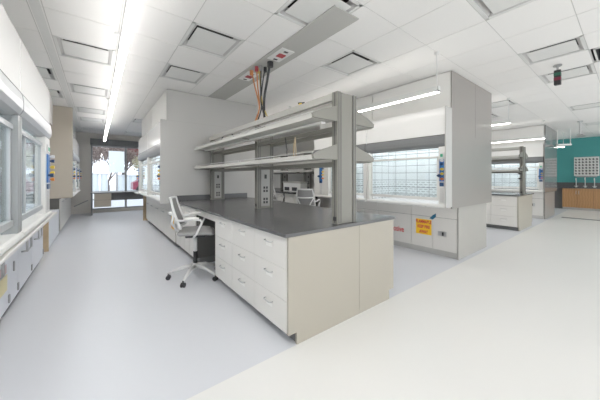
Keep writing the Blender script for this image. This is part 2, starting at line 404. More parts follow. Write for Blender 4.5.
GL, G2, G1, G4 = 'fume hoods along the left aisle', 'fume hoods on the block right of the racked island', 'fume hoods behind the grey end wall', 'fume hoods on the far block'
FL = -0.47
make_hood('nearest fume hood of the left bank, cut by the left edge', (FL, 1.35, 0), RL, 1.58, 0.08, 0.06, 0.27, False, GL, M['headerL'], postm=M['postgrey'])
make_hood('second fume hood of the left bank with blue service panel and coloured valve knobs', (FL, 2.94, 0), RL, 1.60, 0.06, 0.34, 0.27, False, GL, M['headerL'], postm=M['postgrey'])
make_hood('third fume hood of the left bank, behind the tall beige end panel', (FL, 8.36, 0), RL, 1.70, 0.10, 0.12, 0.10, False, GL, None, True)
make_hood('farthest fume hood of the left bank, nearest the window', (FL, 10.07, 0), RL, 1.60, 0.10, 0.12, 0.10, False, GL)
tag(B(FL-0.30, FL-0.27, 4.61, 7.6, 2.46, CZ-0.004).build('filler_panel', M['gloss']), 'long white filler panel up to the ceiling behind the second left hood', 'filler panel')
F2 = 4.20
make_hood('fume hood nearest the main aisle on the second block, yellow and orange valve knobs', (F2, 3.24, 0), RR, 1.47, 0.06, 0.101, 0.19, True, G2)
make_hood('fume hood behind the flammable sign, second on its block with tall blue service panel', (F2, 4.82, 0), RR, 1.57, 0.50, 0.06, 0.19, True, G2, None, True, big=True)
F1 = 0.96
make_hood('fume hood just left of the tall grey end wall', (F1, 7.17, 0), RR, 1.70, 0.08, 0.12, 0.08, True, G1)
make_hood('fume hood second behind the tall grey end wall, toward the window', (F1, 8.90, 0), RR, 1.72, 0.14, 0.08, 0.08, True, G1, None, True)
F4 = 11.2
make_hood('fume hood on the far block nearest the teal wall, beyond the second racked bench', (F4, 3.4, 0), RR, 1.64, 0.08, 0.12, 0.1, True, G4)
make_hood('fume hood on the far block, second from the main aisle', (F4, 5.1, 0), RR, 1.68, 0.08, 0.08, 0.1, True, G4)

# end walls of the hood blocks (upper enclosure hangs out over the base)
def end_wall(name, label, x0, x1, step, y, m, seam_x, trim=False, thick=0.02, z0=0.87, zstep=2.45):
    t = thing(name, label, 'end panel', ((x0+x1)/2, y, z0)); cx = (x0+x1)/2
    a, b = x0-cx, x1-cx; zs_, zt_ = zstep-z0, CZ-z0-0.014
    if trim:
        B(a, a+step-0.002, -thick, 0, 0.03, zs_).build('side_trim', M['greypanel'], t, 0.002)
        p = B(a+step, b, -thick, 0, 0, zt_).build('wall_panel', m, t)
        B(seam_x-cx-0.003, seam_x-cx+0.003, -thick-0.001, -thick+0.002, 1.2, zt_).build('seam', M['groove'], p)
    else:
        p = MB().prism([(a, 0), (b, 0), (b, zt_), (a+step, zt_), (a+step, zs_), (a, zs_)], -thick, 0, 'Y').build('wall_panel', m, t)
        B(a+0.01, b-0.01, -thick-0.0008, -thick+0.002, zs_-0.002, zs_+0.002).build('seam', M['frame'], p)
    return t
end_wall('hood_end_panel', 'tall pale grey end wall of the hood block behind the racked island', 0.93, 2.95, 0.11, 5.448, M['greypanel'], 2.94, z0=0.87)
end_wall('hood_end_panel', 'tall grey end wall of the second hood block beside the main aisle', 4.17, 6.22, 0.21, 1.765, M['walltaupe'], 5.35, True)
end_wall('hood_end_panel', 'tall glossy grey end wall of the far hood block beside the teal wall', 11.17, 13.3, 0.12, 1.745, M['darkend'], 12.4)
tb = B(-1.62, FL+0.01, 8.33, 8.355, 0.87, CZ-0.006).build('hood_end_panel', M['beige']); tag(tb, 'tall beige-lit end panel at the far left hoods', 'end panel')
# solid rear half of the islands (rear hoods seen only as backs)
def rear_block(label, x0, x1, y0, y1, zb=0.88):
    t = thing('rear_hood_row', label, 'fume hood', (x0, y0, 0)); w_, l_ = x1-x0, y1-y0
    B(0.002, w_, 0.01, l_, zb, 2.44).build('shell', M['greypanel'], t)
    B(0.002, w_-0.12, 0.01, l_, 2.445, CZ-0.006).build('filler_panel', M['sill'], t)
    MB().box(w_+0.002, w_+0.03, 0.1, l_-0.1, 1.0, 1.8).build('sash', M['sill'], t)
    return t
rear_block('back-to-back hood row on the hidden side of the second block', F2+0.98, 6.18, 1.78, 4.81)
rear_block('back-to-back hood row on the hidden side of the block behind the grey end wall', F1+0.98, 2.92, 5.46, 8.9)
rear_block('back-to-back hood row on the hidden side of the far block', F4+0.98, 13.25, 1.76, 5.09)

# ------------------------------------------------------------------ base cabinets
def d_handle(parent, x, z, m, y=0.0, w=0.10, h=0.0, r=0.005, out=0.032, square=False):
    k = MB()
    if square:   # big loop pull
        k.tube([(x-w/2, y-0.004, z+h/2), (x-w/2, y-out, z+h/2), (x+w/2, y-out, z+h/2), (x+w/2, y-out, z-h/2), (x-w/2, y-out, z-h/2), (x-w/2, y-out, z+h/2-0.001)], r, 6)
        k.tube([(x-w/2, y-0.004, z-h/2), (x-w/2, y-out, z-h/2)], r, 6)
    else:
        k.tube([(x-w/2, y+0.002, z), (x-w/2, y-out*0.7, z), (x-w/2+0.012, y-out, z), (x+w/2-0.012, y-out, z), (x+w/2, y-out*0.7, z), (x+w/2, y+0.002, z)], r, 6)
    return k.build('handle', m, parent, smooth=True)

def drawer_cabinet(label, loc, rz, W, rows, group, m, D=0.60, toe=0.085, hm=None):
    t = thing('drawer_cabinet', label, 'drawer cabinet', loc, rz, group)
    B(0.002, W-0.002, 0.022, D, 0.10, 0.883).build('carcass', M['frame'], t)
    B(0.002, W-0.002, toe+0.01, D, 0, 0.098).build('toe_kick', M['toe'], t)
    for (z0, z1) in rows:
        d = B(0.0022, W-0.0022, 0, 0.02, z0+0.0022, z1-0.0022).build('drawer_front', m, t, 0.0015)
        d_handle(d, W/2, z1-0.075, hm or M['chrome'], w=0.115)
        B(W/2-0.05, W/2+0.05, -0.002, 0.0, z1-0.125, z1-0.095).build('label_holder', M['sill'], d)
    return t
def door_cabinet(label, loc, rz, W, doors, group, m, D=0.55, z0=0.10, z1=0.66, ztop=0.88, toe=0.07, handles='d', toem=None, hinges=False, apron=True, gap=0.004):
    t = thing('base_cabinet', label, 'base cabinet', loc, rz, group)
    B(0.002, W-0.002, 0.022, D, 0.10, ztop).build('carcass', M['groove'], t)
    B(0.002, W-0.002, toe*0.35 if toem else toe, D, 0, 0.098).build('toe_kick', toem or M['toe'], t)
    if apron: B(0.003, W-0.003, 0, 0.02, z1+0.004, ztop).build('apron_panel', m, t, 0.002)
    x = 0
    for k, dw in enumerate(doors):
        dd = B(x+gap, x+dw-gap, 0, 0.02, z0+0.002, z1-0.003).build('door', m, t, 0.0015)
        if handles == 'd': d_handle(dd, x+dw*(0.75 if k % 2 == 0 else 0.25), z1-0.07, M['chrome'], w=0.1)
        if handles == 'loop':
            if dw > 0.5: d_handle(dd, x+0.26, z1-0.19, M['chrome'], w=0.24, h=0.14, r=0.010, out=0.05, square=True)
            else:
                B(x+dw*0.45-0.012, x+dw*0.45+0.012, -0.012, 0.0, (z0+z1)/2-0.04, (z0+z1)/2+0.06).build('handle', M['steel'], dd, 0.003)
        if hinges:
            for hz_ in (z0+0.08, z1-0.10):
                B(x+dw-0.034, x+dw-0.003, -0.012, 0.0, hz_-0.04, hz_+0.04).build('hinge', M['steel'], dd, 0.003)
        x += dw
    return t

# racked island
IX0, IX1, IY0 = 1.171, 2.705, 1.683
ROWS = [(0.10, 0.36), (0.36, 0.62), (0.62, 0.882)]
GA = 'three-drawer cabinets of the racked island'
edges = [1.715, 2.25, 2.785, 3.32]
nm = ['nearest', 'middle', 'farthest']
for k in range(3):
    y0, y1 = edges[k], edges[k+1]
    drawer_cabinet('warm white three-drawer cabinet facing the left aisle under the black worktop, %s of three' % nm[k], (1.203, y1, 0), RR, y1-y0, ROWS, GA, M['white'])
    drawer_cabinet('three-drawer cabinet on the right side of the black-topped island, %s of three' % nm[k], (2.673, y0, 0), RL, y1-y0, ROWS, GA, M['white'])
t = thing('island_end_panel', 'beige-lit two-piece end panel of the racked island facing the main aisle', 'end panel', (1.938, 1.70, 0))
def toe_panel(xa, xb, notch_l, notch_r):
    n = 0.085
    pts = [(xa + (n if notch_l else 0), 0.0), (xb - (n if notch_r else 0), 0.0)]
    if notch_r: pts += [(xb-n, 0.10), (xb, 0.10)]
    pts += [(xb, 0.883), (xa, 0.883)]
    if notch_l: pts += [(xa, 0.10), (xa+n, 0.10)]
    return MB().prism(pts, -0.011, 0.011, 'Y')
toe_panel(-0.735, 0.135, True, False).build('side_panel', M['dimwarm'], t)
toe_panel(0.139, 0.735, False, True).build('side_panel', M['dimwarm'], t)
# knee space and cabinets beyond it
t = thing('knee_space_panel', 'shadowed knee space panels behind the office chair', 'knee space', (1.21, 3.75, 0))
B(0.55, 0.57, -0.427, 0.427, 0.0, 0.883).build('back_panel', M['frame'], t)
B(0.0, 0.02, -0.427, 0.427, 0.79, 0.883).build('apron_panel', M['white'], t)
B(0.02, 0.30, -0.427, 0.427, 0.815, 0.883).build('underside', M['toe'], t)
for k, (y0, y1) in enumerate(((4.18, 4.80), (4.80, 5.42))):
    door_cabinet('white base cabinet under the black worktop beyond the knee space, %s of the pair' % ('nearer' if k == 0 else 'farther'), (1.203, y1, 0), RR, y1-y0, [(y1-y0)/2]*2, 'base cabinets past the knee space', M['white'], z1=0.87, ztop=0.883, apron=False, gap=0.009)
wt = B(IX0, IX1, IY0, 5.42, 0.885, 0.914).build('worktop', M['slab'], None, 0.003); tag(wt, 'long black epoxy worktop of the racked island', 'worktop')
bs = B(IX0+0.01, IX1-0.01, 5.403, 5.420, 0.9145, 1.01).build('backsplash', M['slab']); tag(bs, 'dark splash strip where the island worktop meets the grey end wall', 'splashback')
# hood bases of block 1
yy = [5.46, 6.2, 6.94, 7.68, 8.42, 9.16]
for k in range(5):
    door_cabinet('white base cabinet under the hoods behind the grey end wall, no %d counting away from the wall' % (k+1) if False else
                 ['white base cabinet with orange notice, first under the hoods by the grey end wall', 'white base cabinet second under the hoods left of the grey end wall',
                  'white base cabinet third under the hoods left of the grey end wall', 'white base cabinet fourth under the hoods left of the grey end wall',
                  'farthest white base cabinet on the right of the left aisle'][k],
                 (1.19, yy[k+1], 0), RR, 0.74, [0.37, 0.37], 'base cabinets right of the left aisle', M['white'], ztop=0.87, gap=0.009)
tag(B(1.15, 1.7, 9.50, 9.53, 0, 0.86).build('counter_end_panel', M['tan']), 'tan end panel closing the far cabinets right of the left aisle', 'end panel')
tag(B(0.92, 1.9, 8.91, 9.56, 0.872, 0.905).build('counter', M['sill']), 'short white counter past the far hood, right of the left aisle', 'worktop')
def plate(name, label, cat, x, yc, zc, w, h, m):
    t = thing(name, label, cat, (x, yc, zc), RR)
    B(-w/2, w/2, -0.003, 0, -h/2, h/2).build('plate', m, t)
    return t
t = plate('warning_notice', 'small orange notice on the cabinet door behind the office chair', 'notice', 1.188, 5.64, 0.46, 0.22, 0.24, M['signyellow'])
for q in range(3): B(-0.08, 0.08, -0.005, -0.003, 0.05-q*0.07, 0.075-q*0.07).build('text_line', M['orange'], t)

# hood bases of block 2
FX = 4.70
G2b = 'base cabinets under the second hood block'
door_cabinet('white base cabinet with a steel latch at the corner of the second hood block', (FX, 2.59, 0), RR, 0.79, [0.40, 0.39], G2b, M['white'], handles=None, toem=M['toelight'])
door_cabinet('white base cabinet marked with red lettering on the second hood block', (FX, 3.35, 0), RR, 0.76, [0.76], G2b, M['white'], handles=None, toem=M['toelight'])
for k in range(2):
    door_cabinet(['white base cabinet left of the red-lettered one on the second hood block', 'farthest white base cabinet of the second hood block'][k], (FX, 4.08+0.73*k, 0), RR, 0.73, [0.365, 0.365], G2b, M['white'], handles=None, toem=M['toelight'])
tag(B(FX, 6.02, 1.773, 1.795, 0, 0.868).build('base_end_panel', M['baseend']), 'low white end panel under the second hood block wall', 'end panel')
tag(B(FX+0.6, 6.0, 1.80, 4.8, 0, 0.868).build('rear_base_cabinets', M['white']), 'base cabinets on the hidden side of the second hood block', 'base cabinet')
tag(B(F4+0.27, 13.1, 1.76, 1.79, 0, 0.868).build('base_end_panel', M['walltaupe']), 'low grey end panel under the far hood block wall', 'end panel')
for k in range(4):
    door_cabinet(['pale base cabinet with a steel latch at the corner of the far hood block', 'second pale base cabinet of the far hood block', 'third pale base cabinet of the far hood block', 'fourth pale base cabinet of the far hood block'][k],
                 (F4+0.27, 2.59+0.8*k, 0), RR, 0.79, [0.40, 0.39], 'base cabinets under the far hood block', M['white'], handles=None, toem=M['toelight'])
def latch(label, x, y, z, s=1.0):
    t = thing('door_latch', label, 'door latch', (x, y, z), RR)
    B(-0.07*s, 0.07*s, -0.008, 0, -0.04*s, 0.04*s).build('back_plate', M['chrome'], t, 0.002)
    MB().cyl((0.0, -0.008, 0), 0.028*s, -0.012, 'Y', 20).build('dial', M['chrome'], t)
    B(0.005*s, 0.03*s, -0.028, -0.02, -0.03*s, 0.03*s).build('lever', M['black'], t)
latch('steel latch plate with black lever on the second hood block corner door', FX-0.001, 2.03, 0.39)
latch('steel latch plate on the far hood block corner door', F4+0.269, 2.10, 0.45, 1.3)
t = plate('flammable_sign', 'yellow sign with red lettering on the cabinet under the second hood block', 'warning sign', FX-0.001, 2.355, 0.465, 0.285, 0.275, M['signyellow'])
for q, s in enumerate(('FLAMMABLE', 'KEEP FIRE', 'AWAY')):
    text_mesh('lettering', s, 0.078, M['red'], t, (0, -0.0045, 0.088-0.09*q), (PI/2, 0, 0), 0.003, 0.68)
t = thing('corrosive_lettering', 'red corrosive lettering on the door beside the yellow sign', 'lettering', (FX-0.002, 2.965, 0.35), RR)
text_mesh('lettering', 'Corrosive', 0.155, M['red'], t, (0, -0.002, 0), (PI/2, 0, 0), 0.0025, 0.71)
t = thing('blue_sticker', 'dark blue diamond sticker above the yellow sign', 'sticker', (FX-0.002, 2.19, 0.665), RR)
MB().prism([(-0.06, -0.035), (0.0, 0.03), (0.055, 0.065), (0.055, 0.0), (0.0, -0.05)], -0.003, 0, 'Y').build('plate', M['signblue'], t)

# left bank base cabinets
FB = -0.68
GLb = 'base cabinets under the left hoods'
seams = [(1.40, 2.15, [0.75]), (2.15, 2.92, [0.77]), (2.92, 3.77, [0.85]), (3.77, 4.14, [0.37]), (4.14, 4.89, [0.75]), (4.89, 5.82, [0.93])]
labs = ['white base cabinet at the near end of the left bank, out past the picture edge', 'white base cabinet second from the near end of the left bank',
        'white base cabinet with a yellow and red notice at the left edge', 'narrow white base cabinet with a small pull in the left bank',
        'white base cabinet with a large steel loop handle and dark hinges, left bank', 'last white base cabinet with loop handle before the tan strip, left bank']
for (y0, y1, dw), lb in zip(seams, labs):
    door_cabinet(lb, (FB, y0, 0), RL, y1-y0, dw, GLb, M['coolwhite'], handles='loop', z1=0.78, ztop=0.849, hinges=True, toe=0.05)
t = thing('warning_notice', 'faded yellow and pink notice on the leftmost cabinet door', 'notice', (FB+0.002, 3.46, 0.42), RL)
B(-0.22, 0.22, -0.003, 0, -0.13, 0.02).build('plate', mat('faded_yellow', (0.80, 0.72, 0.40), 0.5), t)
B(-0.20, 0.20, -0.003, 0, 0.04, 0.12).build('stripe', mat('faded_pink', (0.72, 0.55, 0.55), 0.5), t)
tag(B(-1.62, FL+0.03, 1.36, 5.0, 0.851, 0.878).build('counter', M['sill'], None, 0.006), 'long white counter ledge under the left hoods', 'worktop')
# low unit in the gap and bases past it
t = thing('low_cabinet', 'low white cabinet with a tan end in the gap between the left hoods', 'cabinet', (-0.70, 6.62, 0))
B(-0.6, 0.0, 0.03, 1.65, 0.05, 0.62).build('carcass', M['coolwhite'], t, 0.003)
B(-0.6, -0.0, 0.0, 0.028, 0.0, 0.63).build('end_panel', M['tan'], t)
B(-0.6, -0.05, 0.03, 1.65, 0.0, 0.048).build('toe_kick', M['toe'], t)
labs = ['base cabinet just past the beige end panel on the left', 'second base cabinet past the beige end panel on the left', 'third base cabinet past the beige end panel on the left', 'farthest base cabinet on the left, near the window']
for k in range(4):
    door_cabinet(labs[k], (FB, 8.36+0.8*k, 0), RL, 0.798, [0.4, 0.4], 'base cabinets past the beige end panel', M['white'], z1=0.84, ztop=0.86, apron=False)

# ------------------------------------------------------------------ reagent rack
def make_rack(label, loc, L, pods, tall=1.0):
    t = thing('shelving_rack', label, 'shelving rack', loc)
    # local: x across (-.13..+.13 post), y from 0 (near end) to L
    zt = 2.19-0.914; R_ = M['rack']
    # posts: two slotted struts with a filler between, outlets on all but the end one
    for k, p0 in enumerate([0.0] + [p for p in pods]):
        ep = MB().box(-0.085, 0.085, p0+0.006, p0+0.070, 0, zt-0.004 if k == 0 else zt-0.08).build('end_post' if k == 0 else 'service_column', R_, t)
        h_ = zt if k == 0 else zt-0.08
        for sx in (-1, 1):
            st = MB().box(sx*0.137, sx*0.088, p0, p0+0.075, 0, h_).build('strut', R_, ep, 0.002)
            gmb = MB()
            gmb.box(sx*0.119-0.006, sx*0.119+0.006, p0-0.0015, p0+0.001, 0.01, h_-0.01)
            gmb.box(sx*0.090-0.006, sx*0.090+0.006, p0-0.0015, p0+0.001, 0.01, h_-0.01)
            gmb.box(sx*0.138-0.001, sx*0.138+0.001, p0+0.028, p0+0.046, 0.01, h_-0.01)
            gmb.build('groove', M['groove'], st)
        for zc_ in ((0.03, 0.07), (1.03, 1.07)):
            B(-0.142, -0.1375, p0+0.015, p0+0.055, *zc_).build('foot_clip', M['black'], ep)
        if k == 0: continue
        fp = B(-0.07, 0.07, p0+0.001, p0+0.006, 0.03, 0.56).build('outlet_panel', M['outletgrey'], ep)
        for zc_ in (0.11, 0.275):
            o = MB()
            for dx in (-0.022, 0.022):
                for dz in (-0.024, 0.024): o.box(dx-0.014, dx+0.014, p0-0.003, p0+0.001, zc_+dz-0.017, zc_+dz+0.017)
            o.build('outlet', M['black'], ep)
        B(-0.018, 0.018, p0-0.003, p0+0.001, 0.43, 0.49).build('switch', M['black'], ep)
    # beams
    b = MB()
    for sx in (-1, 1):
        b.box(sx*0.137, sx*0.10, 0.08, L, zt-0.075, zt-0.005)
    b.build('top_beam', M['shelf'], t, 0.003)
    b = MB()
    for sx in (-1, 1):
        b.box(sx*0.12, sx*0.09, 0.062, L, 0.90, 0.945).box(sx*0.12, sx*0.09, 0.062, L, 0.56, 0.60)
    b.build('cross_beam', R_, t)
    # shelves and brackets
    for lvl, zf in ((0, 1.535-0.914), (1, 1.905-0.914)):
        for sx in (-1, 1):
            n = max(1, round(L/1.75)); split = 1.60
            for q in range(n):
                cut = [0.03, split, L] if n == 2 else [0.03 + i_*(L-0.03)/n for i_ in range(n+1)]; y0 = cut[q]+0.002; y1 = cut[q+1]-0.002
                s = MB()
                s.box(sx*0.135, sx*0.43, y0, y1, zf, zf+0.026)
                s.box(sx*0.425, sx*0.437, y0, y1, zf-0.012, zf+0.034)
                sh = s.build('shelf', M['shelf'], t, 0.002)
                r = MB().tube([(sx*0.40, y0+0.02, zf+0.06), (sx*0.40, y1-0.02, zf+0.06)], 0.004, 6)
                for yy_ in (y0+0.03, y1-0.03): r.tube([(sx*0.40, yy_, zf+0.02), (sx*0.40, yy_, zf+0.06)], 0.004, 6)
                r.build('shelf_rail', M['alum'], sh)
                # brackets at shelf ends
                for e_, yb in enumerate((y0, y1)):
                    if q == 0 and e_ == 0: ya, yz = 0.005, 0.03
                    elif e_ == 1: ya, yz = yb-0.016, yb
                    else: continue
                    big_ = (q == 0 and e_ == 0)
                    h = 0.145 if big_ else 0.03
                    pts = [(sx*0.132, zf-0.004), (sx*0.43, zf-0.004), (sx*0.44, zf+0.034), (sx*0.32, zf+0.034+h*0.36), (sx*0.132, zf+h)] if big_ else \
                          [(sx*0.132, zf-0.03), (sx*0.36, zf-0.004), (sx*0.44, zf+0.03), (sx*0.132, zf+0.03)]
                    MB().prism(pts, ya, yz, 'Y').build('bracket', R_, t)
    l = MB()
    for sx in (-1, 1): l.box(sx*0.20, sx*0.26, 0.10, L-0.1, 0.965, 0.985)
    l.build('undershelf_channel', M['sill'], t)
    return t
make_rack('two-tier shelving rack with tall end post on the racked island', (1.945, 1.735, 0.9155), 3.60, [1.575, 3.47])

# ------------------------------------------------------------------ second racked bench (aisle 3) and island 2 rear bench
B3X0, B3X1 = 8.30, 9.83
GC = 'three-drawer cabinets of the far racked bench'
for k in range(3):
    y0 = 1.80+0.56*k
    drawer_cabinet('three-drawer cabinet of the far racked bench, %s of three from the main aisle' % nm[k], (B3X0+0.05, y0+0.56, 0), RR, 0.56, ROWS, GC, M['white'])
tag(toe_panel(-0.72, 0.72, True, True).build('bench_end_panel', M['dimwarm']), 'pale end panel of the far racked bench beside the main aisle', 'end panel').location = (9.065, 1.785, 0)
tag(B(B3X0, B3X1, 1.74, 5.0, 0.885, 0.914).build('worktop', M['slab'], None, 0.003), 'dark worktop of the far racked bench', 'worktop')
tag(B(B3X0+0.7, B3X1-0.06, 1.80, 4.9, 0.0, 0.883).build('rear_base_cabinets', M['white']), 'cabinets on the hidden side of the far racked bench', 'drawer cabinet')
make_rack('shelving rack with dark end post on the far racked bench', (9.05, 1.80, 0.9155), 3.0, [1.5])
t = thing('bottle_rack', 'black pegs with flasks on the far bench rack post', 'peg rack', (8.908, 1.83, 1.30))
for q in range(3):
    MB().tube([(0, 0, 0.13*q), (-0.22, 0, 0.13*q+0.02)], 0.012, 6).cyl((-0.18, 0, 0.13*q+0.02), 0.05, 0.03, 'Z', 12, 0.02).build('peg', M['black'], t)

# bench behind the second hood block (seen through the rack)
for k in range(3):
    door_cabinet(['white base cabinet of the bench beyond the second hood block, by the first stool', 'white base cabinet of the bench beyond the second hood block, between the stools', 'white base cabinet of the bench beyond the second hood block, farthest'][k],
                 (4.55, 6.6+1.0*k, 0), RR, 0.9, [0.45, 0.45], 'base cabinets of the bench beyond the second hood block', M['white'], ztop=0.883, z1=0.87, apron=False)
tag(B(4.48, 6.0, 4.95, 9.3, 0.886, 0.914).build('worktop', M['slab']), 'worktop of the bench beyond the second hood block', 'worktop')
tag(B(5.2, 5.9, 5.0, 9.2, 0.0, 0.884).build('rear_base_cabinets', M['white']), 'cabinets on the hidden side of the bench beyond the second hood block', 'base cabinet')
make_rack('shelving rack beyond the second hood block, seen through the island shelves', (5.25, 5.0, 0.9155), 4.0, [1.3, 2.6, 3.7])
t = thing('bench_instrument', 'white boxy instrument with two dark openings, seen through the island rack', 'instrument', (4.78, 6.55, 0.916), RR)
B(-0.45, 0.45, 0, 0.26, 0, 0.26).build('housing', M['whiteplastic'], t, 0.01)
B(-0.38, -0.12, -0.004, 0, 0.03, 0.14).build('opening', M['black'], t)
B(0.02, 0.28, -0.004, 0, 0.03, 0.14).build('opening', M['black'], t)
B(-0.47, 0.47, -0.01, 0.27, 0.262, 0.31).build('top_tray', M['frame'], t, 0.004)
tag(B(6.3, 6.34, 5.4, 12.6, 0, CZ-0.01).build('partition_wall', M['wallwhite']), 'white partition far behind the second hood block', 'partition')

# ------------------------------------------------------------------ chairs
def make_chair(label, loc, rz, seat_z=0.56, group=None):
    t = thing('office_chair', label, 'office chair', loc, rz, group)
    # faces +x locally
    base = MB(); R_ = 0.335
    for k in range(5):
        a = math.radians(35+72*k)
        c, s = math.cos(a), math.sin(a)
        base.tube([(0.03*c, 0.03*s, 0.165), (0.15*c, 0.15*s, 0.15), (R_*c, R_*s, 0.085)], 0.02, 8, radii=[0.028, 0.024, 0.014])
    base.cyl((0, 0, 0.13), 0.045, 0.07, 'Z', 16, 0.035)
    base.build('star_base', M['alum'], t, smooth=True)
    for k in range(5):
        a = math.radians(35+72*k); c, s = math.cos(a), math.sin(a)
        cb = MB()
        for q in (-1, 1):
            cb.cyl((R_*c - s*0.016*q + 0.0, R_*s + c*0.016*q, 0.031), 0.030, 0.0001, 'Z', 14)
        cb = MB()
        ax = Vector((-s, c, 0)); cen = Vector((R_*c, R_*s, 0.031))
        cb.tube([cen-ax*0.024, cen-ax*0.008], 0.03, 14).tube([cen+ax*0.008, cen+ax*0.024], 0.03, 14)
        cb.tube([cen+Vector((0, 0, 0.0)), cen+Vector((0, 0, 0.055))], 0.010, 8)
        cb.build('caster', M['black'], t)
    MB().cyl((0, 0, 0.20), 0.027, 0.16, 'Z', 16).build('column_sleeve', M['black'], t, smooth=True)
    MB().cyl((0, 0, 0.30), 0.024, seat_z-0.36, 'Z', 16).build('column', M['alum'], t, smooth=True)
    MB().box(-0.12, 0.13, -0.08, 0.08, seat_z-0.075, seat_z-0.035).build('mechanism', M['black'], t, 0.012)
    # seat cushion
    def pad(nx, ny, f, th, nm_, m_, parent):
        vs = []; fs = []
        for side in (0, 1):
            for i in range(nx+1):
                for j in range(ny+1):
                    u, v = i/nx*2-1, j/ny*2-1
                    p, n = f(u, v); edge = max(abs(u), abs(v))**6
                    vs.append(Vector(p) + Vector(n)*th*(1-0.75*edge)*(0.5 if side else -0.5))
        N = (nx+1)*(ny+1)
        for i in range(nx):
            for j in range(ny):
                a = i*(ny+1)+j; q = (a, a+1, a+ny+2, a+ny+1)
                fs.append(q); fs.append(tuple(N+x for x in reversed(q)))
        rim = [i*(ny+1) for i in range(nx+1)] + [nx*(ny+1)+j for j in range(1, ny+1)] + [i*(ny+1)+ny for i in range(nx-1, -1, -1)] + [j for j in range(ny-1, 0, -1)]
        for k in range(len(rim)):
            a, b = rim[k], rim[(k+1) % len(rim)]; fs.append((a, b, b+N, a+N))
        return MB().add(vs, fs).build(nm_, m_, parent, smooth=True)
    def seat_f(u, v):
        r = 1-0.10*(u*u*v*v)
        return (0.02+0.235*u*r, 0.245*v*r*(1-0.05*u), seat_z+0.0+0.012*v*v-0.03*max(0, u)**3), (0, 0, 1)
    pad(12, 12, seat_f, 0.07, 'seat', M['mesh'], t)
    def back_pt(u, v, off=0):   # u vertical -1..1, v sideways
        z = seat_z+0.27+0.19*u; wv = 0.205*(1-0.08*u-0.06*u*u)
        x = -0.19-0.055*(u+1)-0.02*math.sin((u+1)*1.2)+0.04*v*v+off
        return (x, wv*v, z)
    pad(12, 12, lambda u, v: (back_pt(u*0.95, v*0.94), (1, 0, 0.25)), 0.022, 'backrest', M['mesh'], t)
    fr = MB(); rim = []
    K = 14
    for k in range(K): rim.append(back_pt(-1+2*k/K, -1))
    for k in range(K): rim.append(back_pt(1, -1+2*k/K))
    for k in range(K): rim.append(back_pt(1-2*k/K, 1))
    for k in range(K): rim.append(back_pt(-1, 1-2*k/K))
    rim.append(rim[0]); fr.tube(rim, 0.016, 8)
    for sy in (-1, 1):
        fr.tube([back_pt(0.0, sy*0.98, -0.01), (-0.27, sy*0.13, seat_z+0.14), (-0.20, sy*0.06, seat_z+0.0), (-0.10, 0.04*sy, seat_z-0.05)], 0.014, 8)
    fr.tube([back_pt(0.05, -1, -0.03), back_pt(0.0, -0.4, -0.05), back_pt(0.0, 0.4, -0.05), back_pt(0.05, 1, -0.03)], 0.017, 8)
    fr.build('back_frame', M['whiteplastic'], t, smooth=True)
    for sy in (-1, 1):
        ar = MB().tube([(-0.225, sy*0.20, seat_z+0.19), (-0.13, sy*0.25, seat_z+0.185), (0.0, sy*0.265, seat_z+0.20), (0.09, sy*0.262, seat_z+0.185),
                        (0.105, sy*0.26, seat_z+0.15), (0.04, sy*0.245, seat_z+0.01), (0.0, sy*0.19, seat_z-0.045), (0, sy*0.06, seat_z-0.05)], 0.013, 8)
        ap = ar.build('armrest', M['whiteplastic'], t, smooth=True)
        MB().tube([(-0.11, sy*0.256, seat_z+0.20), (-0.01, sy*0.267, seat_z+0.214), (0.07, sy*0.263, seat_z+0.205)], 0.018, 8).build('arm_pad', M['sill'], ap, smooth=True)
    return t
ch = make_chair('white framed office chair with grey mesh seat at the island knee space', (1.06, 3.68, 0), math.radians(-22), 0.63)
c2 = copy_tree(ch); c2.location = (3.95, 4.75, 0.0); c2.rotation_euler.z = math.radians(35); tag(c2, 'grey mesh stool chair in the middle aisle, nearer of two seen through the rack', 'office chair', 'chairs in the middle aisle')
c3 = copy_tree(ch); c3.location = (4.18, 6.6, 0.0); c3.rotation_euler.z = math.radians(20); tag(c3, 'grey mesh stool chair farther back in the middle aisle, seen left of the other', 'office chair', 'chairs in the middle aisle')

# ------------------------------------------------------------------ lights
def pendant(label, x, y0, y1, z, hang, lm=None, um=None):
    t = thing('linear_pendant_lamp', label, 'pendant lamp', (x, y0, z), 0, 'linear pendant lamps')
    L = y1-y0
    hb = MB().box(-0.035, 0.035, 0, L, 0.012, 0.035)
    for sx in (-1, 1): hb.box(sx*0.035, sx*0.029, 0, L, 0.035, 0.085)
    hb.box(-0.035, 0.035, 0, 0.006, 0.012, 0.085).box(-0.035, 0.035, L-0.006, L, 0.012, 0.085)
    hb.build('housing', M['vent'], t)
    B(-0.022, 0.022, 0.005, L-0.005, 0.003, 0.0115).build('diffuser', lm or M['lamp'], t)
    B(-0.028, 0.028, 0.02, L-0.02, 0.036, 0.042).build('added_uplight', um or M['uplamp'], t)  # added glow strip sunk in the housing to brighten the ceiling
    for h in hang:
        MB().tube([(0, h-y0, 0.08), (0, h-y0, CZ-z)], 0.006, 6).cyl((0, h-y0, CZ-z-0.03), 0.03, 0.028, 'Z', 12).build('hanger', M['alum'], t)
    return t
PZ = 2.50
pendant('long linear pendant lamp over the left aisle running toward the window', 0.19, -2.5, 10.3, PZ, (0.5, 3.7, 6.9, 10.1), M['lampL'], M['addedupL'])
t = pendant('added linear pendant lamp behind the viewpoint, unseen fill light for the main aisle', -1.2, -1.2, 14.8, PZ, (0.0, 5.0, 10.0, 14.0), M['lampL'], M['addedupL'])  # added lamp row out of view, fills the main aisle with light
t.rotation_euler = (0, 0, -PI/2); t.location = (-1.2, -3.2, PZ)
pendant('linear pendant lamp in front of the second hood block', 3.61, 1.60, 10.0, PZ, (1.63, 5.0, 8.5))
